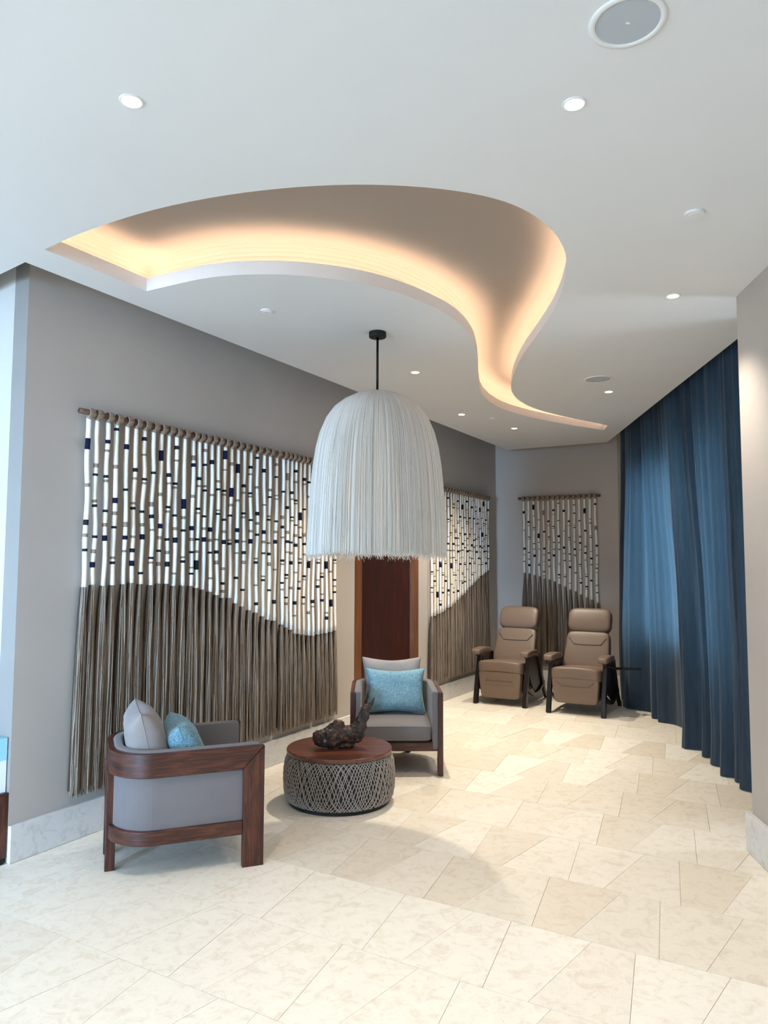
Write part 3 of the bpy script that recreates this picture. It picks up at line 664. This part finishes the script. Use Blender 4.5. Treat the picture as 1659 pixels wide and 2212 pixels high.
for k in range(2500):
    a = 2 * PI * (k + rr.random()) / 2500; st = 0 if rr.random() < .3 else rr.randint(1, 3)
    cl = math.sin(a * 57) * .2 + math.sin(a * 131 + 1) * .25      # yarns bunch a little
    dr = rr.uniform(-.007, .003) + .003 * cl; zb = 1.625 + rr.uniform(-.012, .014); drift = rr.uniform(-.012, .012) - .003 * math.cos(a * 57)
    path = []
    for i, (r, z) in enumerate(PROF[st:]):
        f = i / (len(PROF) - st - 1); aa = a + drift * f; r_ = r + dr * (.3 + .7 * f)
        if i == len(PROF) - st - 1: z = zb
        path.append((r_ * math.cos(aa), r_ * math.sin(aa), z - CEIL))
    fr.tube(path, [(.0012 if i == 0 else .0018) for i in range(len(path))], 3, False, tone=rr.random())
for k in range(520):   # frayed curly ends
    a = 2 * PI * rr.random(); r = .45 + rr.uniform(-.015, .006); z = 1.63; ln = rr.uniform(.012, .045) * (1.5 if rr.random() < .1 else 1)
    dx, dy = rr.uniform(-.02, .02), rr.uniform(-.02, .02)
    x, y = r * math.cos(a), r * math.sin(a)
    fr.tube([(x, y, z - CEIL + .02), (x + dx * .3, y + dy * .3, z - CEIL - ln * .4), (x + dx, y + dy, z - CEIL - ln * .8), (x + dx * 1.2, y + dy * 1.4, z - CEIL - ln)], .0012, 3, False, tone=rr.random())
fr.build('yarn_fringe', M_SHADE, lamp, smooth=True, kind='stuff')
MB().ellip((0, 0, 2.1 - CEIL), (.05, .05, .065)).build('bulb', mat_emit('lamp_bulb', (1, .8, .5, 1), 6), lamp, smooth=True)
MB().tube([(0, 0, -.42), (0, 0, 2.16 - CEIL)], .012, 8).build('bulb_holder', M_BLACK, lamp, smooth=True)
d = bpy.data.lights.new('bulb_light', 'POINT'); d.energy = 8; d.color = (1, .8, .56); d.shadow_soft_size = .06
l = bpy.data.objects.new('bulb_light', d); COL.objects.link(l); l.parent = lamp; l.location = (0, 0, 1.98 - CEIL)

# ------------------------------------------------------------------ curtain
def spline(P, n):
    out = []
    m = len(P)
    for i in range(m - 1):
        p0, p1, p2, p3 = P[max(i - 1, 0)], P[i], P[i + 1], P[min(i + 2, m - 1)]
        for k in range(n):
            t = k / n; out.append(tuple(.5 * (2 * p1[c] + (p2[c] - p0[c]) * t + (2 * p0[c] - 5 * p1[c] + 4 * p2[c] - p3[c]) * t * t + (3 * p1[c] - p0[c] - 3 * p2[c] + p3[c]) * t ** 3) for c in range(2)))
    out.append(P[-1]); return out
BOT = [(2.82, 8.85), (2.77, 8.78), (2.84, 8.68), (2.76, 8.6), (2.86, 8.48), (2.70, 8.40), (2.665, 8.30), (2.70, 8.17), (2.86, 8.02), (2.80, 7.85), (2.75, 7.70), (2.84, 7.62), (2.745, 7.53), (2.85, 7.42), (2.87, 7.2), (2.80, 7.0), (2.72, 6.80), (2.74, 6.62), (2.60, 6.52), (2.575, 6.44), (2.685, 6.38),
       (2.70, 6.30), (2.63, 6.2), (2.625, 6.16), (2.70, 6.10), (2.69, 6.02), (2.59, 5.95), (2.585, 5.90), (2.65, 5.80), (2.63, 5.72), (2.53, 5.65), (2.53, 5.60), (2.62, 5.54), (2.55, 5.47), (2.62, 5.40), (2.515, 5.32), (2.52, 5.25), (2.62, 5.16), (2.64, 5.05), (2.53, 4.95), (2.62, 4.85), (2.53, 4.75), (2.62, 4.66), (2.52, 4.58), (2.62, 4.5), (2.53, 4.42)]
bl = spline(BOT, 8); nb = len(bl)
mean = [sum(bl[max(0, min(nb - 1, k))][0] for k in range(i - 22, i + 23)) / 45 for i in range(nb)]
cb = MB(); NZ = 26; ztopc = TOPZ - .05
vs = []
for iz in range(NZ + 1):
    f = iz / NZ; z = ztopc * (1 - f) + .006 * f
    for i, (x, y) in enumerate(bl):
        s_ = i / (nb - 1)
        yt = 8.86 - 4.44 * s_; yt = .5 * yt + .5 * y
        xl = 2.40 + (yt - 4.9) * .0905 + .11                     # line of the track in the ceiling slot
        xt = xl + .75 * (x - mean[i])
        g = min(1, max(0, (f - .03) / .8)); g = g * g * (3 - 2 * g); g = g
        xx = xt * (1 - g) + x * g + .004 * math.sin(z * 5 + i * .3) * f; yy = yt * (1 - g) + y * g
        xx += (.013 * math.sin(i * 1.55 + .8 * math.sin(i * .13) + .4 * f) + .008 * math.sin(i * .83 + 2)) * (1 - .75 * f)
        if f > .93: xx += (-.012 if x < 2.68 else .004) * (f - .93) / .07
        vs.append((xx, yy, z))
fs = [(j * nb + i, j * nb + i + 1, (j + 1) * nb + i + 1, (j + 1) * nb + i) for j in range(NZ) for i in range(nb - 1)]
cb.add(vs, fs); cu = cb.build('curtain', M_CURT, smooth=True)
tag(cu, 'floor-length blue linen curtain in deep folds along the window wall', 'curtain')
MB().box(-.02, .02, -2.35, 2.35, 0, .03).build('curtain_track', M_BLACK)
trk = COL.objects[-1]; trk.location = (2.74, 6.65, TOPZ - .04); trk.rotation_euler = (0, 0, -math.atan(.0905)); tag(trk, 'dark curtain track in the ceiling slot above the blue curtain', 'track')

# ------------------------------------------------------------------ armchairs
def upath(off, wd, dp, rc, n=14, y0=0.0):
    """plan outline of the chair, open at the front (y=0), from the left front round the back to the right front"""
    hw = wd / 2 - off; D = dp - off; r = rc - off * .6; P = [(-hw, y0)]
    for k in range(1, 5): P.append((-hw, y0 + (D - r - y0) * k / 4))
    for k in range(1, n + 1): a = PI / 2 * k / n; P.append((-hw + r * 1.15 * (1 - math.cos(a)), D - r + r * math.sin(a)))
    for k in range(1, 5): P.append((-hw + 1.15 * r + (2 * hw - 2.3 * r) * k / 5, D))
    Q = [(-x, y) for x, y in P[:n + 5]][::-1]
    return P + Q
def wallband(o1, o2, z1, z2, wd, dp, rc, mitre=0, y0=0.0, round_top=0):
    A = upath(o1, wd, dp, rc, y0=y0); B = upath(o2, wd, dp, rc, y0=y0); n = len(A); mb = MB(); vs = []
    for i in range(n):
        (ax, ay), (bx, by) = A[i], B[i]; m = 0
        if mitre and i in (0, n - 1): m = mitre
        vs += [(ax, ay + m, z1), (bx, by + m, z1), (bx, by, z2), (ax, ay, z2)]
    fs = [(i * 4 + k, i * 4 + (k + 1) % 4, (i + 1) * 4 + (k + 1) % 4, (i + 1) * 4 + k) for i in range(n - 1) for k in range(4)]
    fs += [(3, 2, 1, 0), tuple((n - 1) * 4 + k for k in range(4))]
    return mb.add(vs, fs)
def armchair(label, loc, rz):
    W_, D_, RC = .69, .765, .22
    c = empty('armchair', loc, rz, label, 'armchair', 'walnut framed armchairs at the rope table')
    wallband(0, .03, .492, .61, W_, D_, RC, mitre=.118).build('top_rail', M_WALNUT_H, c, bevel=.004)
    wallband(0.002, .03, .165, .235, W_, D_, RC, y0=.112).build('lower_rail', M_WALNUT_H, c, bevel=.004)
    for s in (-1, 1):
        mb = MB(); x0, x1 = s * W_ / 2, s * (W_ / 2 - .036)
        pg = [(0, 0), (.11, 0), (.11, .497), (0, .607)]
        vs = [(x0, y, z) for y, z in pg] + [(x1, y, z) for y, z in pg]
        mb.add(vs, [(3, 2, 1, 0) if s > 0 else (0, 1, 2, 3), (4, 5, 6, 7) if s > 0 else (7, 6, 5, 4)] + [(i, (i + 1) % 4, 4 + (i + 1) % 4, 4 + i) if s > 0 else (4 + i, 4 + (i + 1) % 4, (i + 1) % 4, i) for i in range(4)])
        mb.build('front_leg', M_WALNUT, c, bevel=.003)
        MB().box(s * .12 - .022, s * .12 + .022, D_ - .046, D_ + .003, 0, .5).build('rear_leg', M_WALNUT, c, bevel=.003)
    MB().box(-W_ / 2 + .036, W_ / 2 - .036, .03, .06, .175, .236).build('apron', M_WALNUT_H, c, bevel=.003)
    wallband(.024, .034, .232, .495, W_, D_, RC, y0=.10).build('outer_panel', M_GREY, c, smooth=False)
    wallband(.03, .078, .19, .617, W_, D_, RC, y0=.016).build('arm_padding', M_GREY, c, bevel=.014, seg=4)
    # seat cushion
    def puff(p):
        return Vector((p.x, p.y, p.z + (.012 * (1 - (p.x / .27) ** 2) * (1 - (p.y / .33) ** 2) if p.z > 0 else 0)))
    MB().ellip((0, .345, .305), (.266, .325, .062), (.22, .16), 64, 20, puff).build('seat_cushion', M_GREY, c, smooth=True)
    pp = MB().tube([(-.24, .027, .352), (-.1, .021, .357), (.1, .021, .357), (.24, .027, .352)], .0028, 6); pp.build('piping', M_GREY, c, smooth=True)
    MB().box(-.27, .27, .04, .62, .2, .245).build('seat_deck', M_ROPED, c, bevel=.004)
    for s in (-1, 1):
        for y in (.055,): pass
    return c
armchair('walnut armchair seen from its side at the left, grey shell and curved back rail', (-.749, 4.285, 0), math.atan2(.927, .375) + 0.0)
CH_A = COL.objects
chA = [o for o in COL.objects if o.name.startswith('armchair')][0]
chA.rotation_euler = (0, 0, R(112))
armchair('walnut armchair facing the camera behind the round rope table', (.10, 5.585, 0), R(1))

def pillow(name, w_, h_, t_, mt, label, loc, rot, group=None, seed=1, pinch=.11):
    rr = random.Random(seed); N = 40; vs = []; fs = []
    root = empty(name, loc, label=label, cat='pillow', group=group); root.rotation_euler = rot
    for side in (1, -1):
        for j in range(N + 1):
            for i in range(N + 1):
                u = -1 + 2 * i / N; v = -1 + 2 * j / N
                x = u * w_ / 2 * (1 - pinch * (1 - abs(v) ** 1.6) * abs(u) ** 3); z = v * h_ / 2 * (1 - pinch * 1.35 * (1 - abs(u) ** 1.6) * abs(v) ** 3)
                th = (max(0, 1 - u ** 4) * max(0, 1 - v ** 4)) ** .5
                nn = noise.noise(Vector((u * 2.2, v * 2.2, seed * 3.1 + side))) * .09
                cr = .16 * noise.noise(Vector((u * 9 + v * 5, v * 4 - u * 3, seed + 5 * side))) * max(abs(u), abs(v)) ** 3
                y = side * t_ / 2 * th * (1 + nn + cr)
                vs.append((x, y, z))
    K = (N + 1) ** 2
    for j in range(N):
        for i in range(N):
            a = j * (N + 1) + i; q = (a, a + 1, a + N + 2, a + N + 1)
            fs.append(q[::-1]); fs.append(tuple(K + k for k in q))
    mb = MB().add(vs, fs); o = mb.build('pillow_cover', mt, root, smooth=True)
    bm = bmesh.new(); bm.from_mesh(o.data); bmesh.ops.remove_doubles(bm, verts=bm.verts, dist=1e-5); bm.to_mesh(o.data); bm.free()
    ed = []
    for k in range(4 * N):
        i, j = (k, 0) if k < N else (N, k - N) if k < 2 * N else (3 * N - k, N) if k < 3 * N else (0, 4 * N - k)
        ed.append(Vector(vs[j * (N + 1) + i]))
    ed.append(ed[0]); MB().tube(ed, .0022, 5, False).build('seam', mt, root, smooth=True)
    return root
def in_chair(ch, x, y, z):
    a = ch.rotation_euler.z; return (ch.location.x + x * math.cos(a) - y * math.sin(a), ch.location.y + x * math.sin(a) + y * math.cos(a), z)
chB = [o for o in COL.objects if o.name.startswith('armchair') and o.type == 'EMPTY'][1]
PA, PB = R(112), R(1)
pillow('pillow', .49, .45, .20, M_PGREY, 'grey pillow leaning on the back of the left armchair', in_chair(chA, 0.0, .565, .575), (R(-14), 0, PA), seed=2)
pillow('pillow', .44, .38, .18, M_BLUE, 'mottled blue pillow in front of the grey one on the left armchair', in_chair(chA, -.01, .36, .535), (R(-22), 0, PA), seed=3)
pillow('pillow', .49, .44, .13, M_PGREY, 'pale taupe pillow behind the blue one on the armchair facing the camera', in_chair(chB, -.02, .60, .58), (R(-12), 0, PB), seed=4)
pillow('pillow', .48, .36, .14, M_BLUE, 'mottled light blue pillow on the armchair facing the camera', in_chair(chB, .005, .45, .55), (R(-16), 0, PB), seed=5)

# ------------------------------------------------------------------ round rope table
tb = empty('rope_table', (-.291, 5.04, 0), label='low round table with woven grey rope drum and dark walnut top', cat='table')
RP = [(.345, .028), (.356, .05), (.364, .09), (.368, .16), (.366, .22), (.358, .275), (.345, .305), (.33, .318)]
MB().lathe([(.33, 0), (.335, .004), (.335, .028)], 72).build('plinth', M_BLACK, tb, smooth=False)
MB().lathe([(r - .006, z) for r, z in RP], 72).build('drum', M_ROPED, tb, smooth=True)
def rprof(f):
    x = f * (len(RP) - 1); i = min(int(x), len(RP) - 2); t = x - i; return RP[i][0] * (1 - t) + RP[i + 1][0] * t, RP[i][1] * (1 - t) + RP[i + 1][1] * t
rp = MB(); rr = random.Random(4); NR = 114
for dr in (1, -1):
    for k in range(NR):
        a0 = 2 * PI * (k + rr.uniform(-.3, .3)) / NR; tw = dr * R(27) * (1 + rr.uniform(-.05, .05)); path = []
        for i in range(15):
            f = i / 14; r, z = rprof(f); a = a0 + tw * (f - .5) + .006 * math.sin(f * 9 + k)
            rad = r + (.001 if dr > 0 else -.001) + .0016 * math.sin(f * 40 + k * 2 + (0 if dr > 0 else PI)); path.append((rad * math.cos(a), rad * math.sin(a), z))
        rp.tube(path, .003, 4, False)
rp.build('rope_weave', M_ROPE, tb, smooth=True, kind='stuff')
MB().lathe([(.0, .318), (.34, .318), (.349, .322), (.35, .342), (.346, .347), (.0, .347)], 96).build('table_top', M_TOP, tb, smooth=False, bevel=.0015)

# driftwood sculpture
def driftwood():
    mb = MB()
    def blob(c, r, rot=0, tilt=0):
        m3 = Matrix.Rotation(rot, 3, 'Z') @ Matrix.Rotation(tilt, 3, 'Y')
        mb.ellip(c, r, (.75, .75), 20, 12, lambda p: m3 @ p)
    blob((-.115, 0, .062), (.075, .052, .052), .1, .0)
    blob((-.06, .0, .07), (.085, .055, .062), .2, -.2)
    blob((-.04, .0, .13), (.038, .034, .042), .0, .5)
    blob((-.085, .01, .108), (.05, .035, .03), .0, -.5)
    blob((.02, .0, .075), (.06, .05, .055), .0, .2)
    blob((.065, .0, .085), (.048, .046, .06), .0, .0)
    blob((.0, .0, .025), (.06, .04, .03))
    def limb(P, Rr): mb.tube(P, Rr, 10)
    limb([(.05, 0, .09), (.09, .0, .14), (.108, .0, .19), (.122, .0, .235), (.135, .002, .262)], [.045, .036, .03, .025, .012])
    limb([(.095, 0, .15), (.125, -.005, .2), (.15, -.006, .25), (.17, -.008, .285), (.178, -.008, .315)], [.03, .026, .02, .013, .004])
    limb([(.075, .0, .10), (.105, -.004, .13), (.11, -.004, .17)], [.035, .03, .02])
    o = mb.build('driftwood', M_DRIFT)
    rm = o.modifiers.new('r', 'REMESH'); rm.mode = 'VOXEL'; rm.voxel_size = .0042
    dg = bpy.context.evaluated_depsgraph_get(); me = bpy.data.meshes.new_from_object(o.evaluated_get(dg)); o.modifiers.clear(); o.data = me
    me.materials.clear(); me.materials.append(M_DRIFT)
    nrm = [v.normal.copy() for v in me.vertices]
    for v, n in zip(me.vertices, nrm):
        p = v.co; g = Vector((p.x * 14 + p.z * 9, p.y * 26, p.z * 16 - p.x * 6))
        d = .0085 * (noise.noise(g) ) - .008 * abs(noise.noise(g * 2.3)) + .005 * noise.noise(p * 70) 
        v.co = p + n * d
        if v.co.z < .002: v.co.z = .002
    me.polygons.foreach_set('use_smooth', [True] * len(me.polygons))
    return o
dr_ = driftwood(); 
dr_.scale = (1.12, 1.05, 1.08)
droot = empty('driftwood_sculpture', (-.255, 5.0, .347), R(8), 'dark knotted driftwood sculpture with a raised tail on the round table', 'sculpture')
dr_.parent = droot; dr_.name = 'driftwood_body'
MB().lathe([(0, 0), (.011, .0), (.0115, .002), (0, .003)], 20).build('metal_tag', mat_plain('tag_metal', lin(120, 112, 106), .6, .2), droot)
tg = COL.objects[-1]; tg.location = (-.135, -.0545, .062); tg.rotation_euler = (R(90), 0, R(-8))

# ------------------------------------------------------------------ recliners
def recliner(label, loc, tilt, angled_foot, tray):
    c = empty('recliner', loc, R(-29.4), label, 'recliner', 'brown leather recliners under the narrow yarn hanging')
    # back runs from (y .47, z .43) to the head, leaning by tilt
    ty, tz = math.sin(tilt), math.cos(tilt)
    def onback(x, s, o):   # s along the back from its foot, o out of its front
        return Vector((x, .47 + s * ty - o * tz, .43 + s * tz + o * ty))
    def slab(s0, s1, w0, w1, th, e, name, puffz=0, mt=M_LEATHER, o0=0):
        cs, hs = (s0 + s1) / 2, (s1 - s0) / 2
        mb = MB()
        def f(p):
            t = p.z / hs; w__ = w0 + (w1 - w0) * (t + 1) / 2
            wr = .0022 * math.sin(p.z * 120) * max(0, abs(p.x) - .12) / .1
            return onback(p.x * w__ / .2, cs + p.z, o0 + (-p.y) + puffz * math.cos(t * 1.4) * (1 if p.y < 0 else 0) + wr)
        mb.ellip((0, 0, 0), (.2, th, hs), e, 56, 24, f); return mb.build(name, mt, c, smooth=True)
    slab(-.02, .405, .255, .232, .055, (.22, .22), 'backrest', .01)
    slab(.40, .685, .236, .236, .062, (.45, .28), 'headrest', .018)
    slab(-.05, .66, .215, .185, .02, (.2, .2), 'back_shell', 0, M_EBONY, -.075)
    # seams of the backrest
    sm = MB()
    pth = [onback(x, s, .067) for x, s in ((-.205, .325), (-.15, .25), (-.05, .245), (.05, .245), (.15, .25), (.205, .325))]
    sm.tube(pth, .0035, 6); sm.build('back_seam', mat_dark, c, smooth=True)
    # seat
    def sp(p): return Vector((p.x, p.y, p.z + .014 * (1 - (p.x / .23) ** 2) - .02 * (p.y / .25)))
    MB().ellip((0, .235, .40), (.262, .27, .068), (.28, .2), 56, 22, sp).build('seat', M_LEATHER, c, smooth=True)
    # footrest panel hangs from the front of the seat
    def fp(p):
        t = (p.z + .165) / .33; wv = .90 + .13 * t
        return Vector((p.x * wv, p.y + .02 * (1 - t) - .006 * math.cos((p.z) * 9), p.z))
    zf, hf = (.225, .150) if not tray else (.25, .135)
    MB().ellip((0, .02, zf), (.246, .048, hf), (.2, .2), 56, 24, fp).build('footrest', M_LEATHER, c, smooth=True)
    sm = MB(); zz = zf + .045
    if angled_foot: pts = [(-.2, -.033, zz + .05), (-.14, -.038, zz), (0, -.04, zz - .003), (.14, -.038, zz), (.2, -.033, zz + .05)]
    else: pts = [(-.16, -.036, zz), (0, -.04, zz - .002), (.16, -.036, zz)]
    sm.tube(pts, .003, 6); sm.build('footrest_seam', mat_dark, c, smooth=True)
    for s in (-1, 1):
        x = s * .288
        # bowed front leg
        def bar(P, wdt, th, name, mt=M_EBONY):
            mb = MB(); vs = []; m = len(P)
            for i in range(m):
                a = Vector(P[max(i - 1, 0)]); b = Vector(P[min(i + 1, m - 1)]); t = (b - a).normalized(); nn = Vector((-t.y, t.x))
                q = Vector(P[i])
                for sx, sn in ((-1, -1), (1, -1), (1, 1), (-1, 1)):
                    pp = q + nn * th / 2 * sn; vs.append((x + sx * wdt / 2, pp.x, pp.y))
            fs = [(i * 4 + k, i * 4 + (k + 1) % 4, (i + 1) * 4 + (k + 1) % 4, (i + 1) * 4 + k) for i in range(m - 1) for k in range(4)] + [(3, 2, 1, 0), tuple((m - 1) * 4 + k for k in range(4))]
            mb.add(vs, fs); return mb.build(name, mt, c, bevel=.003)
        bar([(-.01 + .14 * (k / 8) ** 1.25, .538 * k / 8) for k in range(9)], .044, .06, 'front_leg')
        bar([(.78 - .30 * (k / 8) ** .7, .0 + .535 * k / 8) for k in range(9)], .034, .05, 'rear_leg')
        bar([(.05, .538), (.2, .545), (.4, .535), (.5, .52)], .04, .026, 'arm_rail')
        bar([(.06 + .62 * k / 10, .20 - .10 * math.sin(PI * k / 10)) for k in range(11)], .03, .04, 'side_stretcher')
        def ap(p):
            t = (p.y + .2) / .4; return Vector((p.x * (1.1 - .25 * t), p.y, p.z + .015 * math.sin(t * PI) - .012 * t))
        MB().ellip((x, .185, .576), (.052, .21, .032), (.35, .35), 30, 14, ap).build('arm_pad', M_LEATHER, c, smooth=True)
        sp_ = MB(); pg = [(.17, .52), (.60, .52), (.66, .40), (.69, .26), (.66, .15), (.56, .10), (.42, .11), (.30, .17), (.21, .28), (.16, .40)]  # shell side under the arm; its shadow is put into the dark colour
        sp_.add([(x - s * .006, y, z) for y, z in pg] + [(x - s * .022, y, z) for y, z in pg], [tuple(range(10)), tuple(range(10, 20))[::-1]] + [(i, 10 + i, 10 + (i + 1) % 10, (i + 1) % 10) for i in range(10)])
        sp_.build('side_shell', M_EBONY, c, bevel=.003)
    # dark rounded pan under the seat
    MB().ellip((0, .36, .25), (.24, .30, .17), (.7, .3), 40, 14).build('under_pan', M_EBONY, c, smooth=True)
    MB().box(-.26, .26, .3, .34, .2, .24).build('cross_bar', M_EBONY, c, bevel=.003)
    if tray:
        t_ = MB(); t_.tube([(.29, .22, .50), (.36, .3, .47), (.44, .36, .468)], .014, 8); t_.build('tray_arm', M_BLACK, c, smooth=True)
        MB().prism([(.42, .28), (.60, .36), (.585, .44), (.40, .37)], .462, .478).build('side_tray', M_BLACK, c, bevel=.004)
    return c
mat_dark = mat_plain('leather_seam', lin(78, 58, 48), .6, var=.05)
recliner('brown leather recliner on the left, in front of the corner', (1.304, 8.40, 0), R(25), False, False)
recliner('brown leather recliner on the right, beside the blue curtain, with a black side tray', (2.012, 7.872, 0), R(22), True, True)

# ------------------------------------------------------------------ cabinet at the left edge
cb0 = WP + LNn * .002
cab = empty('low_cabinet', (cb0.x, cb0.y, 0), math.atan2(LD.y, LD.x), 'dark red-brown wooden cabinet side at the left photo edge', 'cabinet')
# local x runs along the return wall, local y away from it into the room (negative turned)
MB().box(.0, 1.1, 0, .42, .03, .345).build('cabinet_body', M_WALNUT, cab, bevel=.003)
MB().box(.003, 1.07, .01, .40, 0, .03).build('plinth', M_BLACK, cab)
MB().box(-.0, 1.1, 0, .43, .345, .36).build('cabinet_top', M_WALNUT_H, cab, bevel=.002)
def onc(x, y, z):
    a = cab.rotation_euler.z; return (cb0.x + x * math.cos(a) - y * math.sin(a), cb0.y + x * math.sin(a) + y * math.cos(a), z)
b1 = MB().box(0, .4, 0, .3, 0, .165).build('white_box', M_BOXW, bevel=.002); b1.location = onc(.022, .006, .36); b1.rotation_euler = cab.rotation_euler; tag(b1, 'white box standing on the dark wooden cabinet at the left edge', 'box')
b2 = MB().box(0, .38, 0, .28, 0, .115).build('pale_blue_box', M_BOXB, bevel=.002); b2.location = onc(.02, .006, .525); b2.rotation_euler = cab.rotation_euler; tag(b2, 'pale blue box on top of the white box at the left edge', 'box')
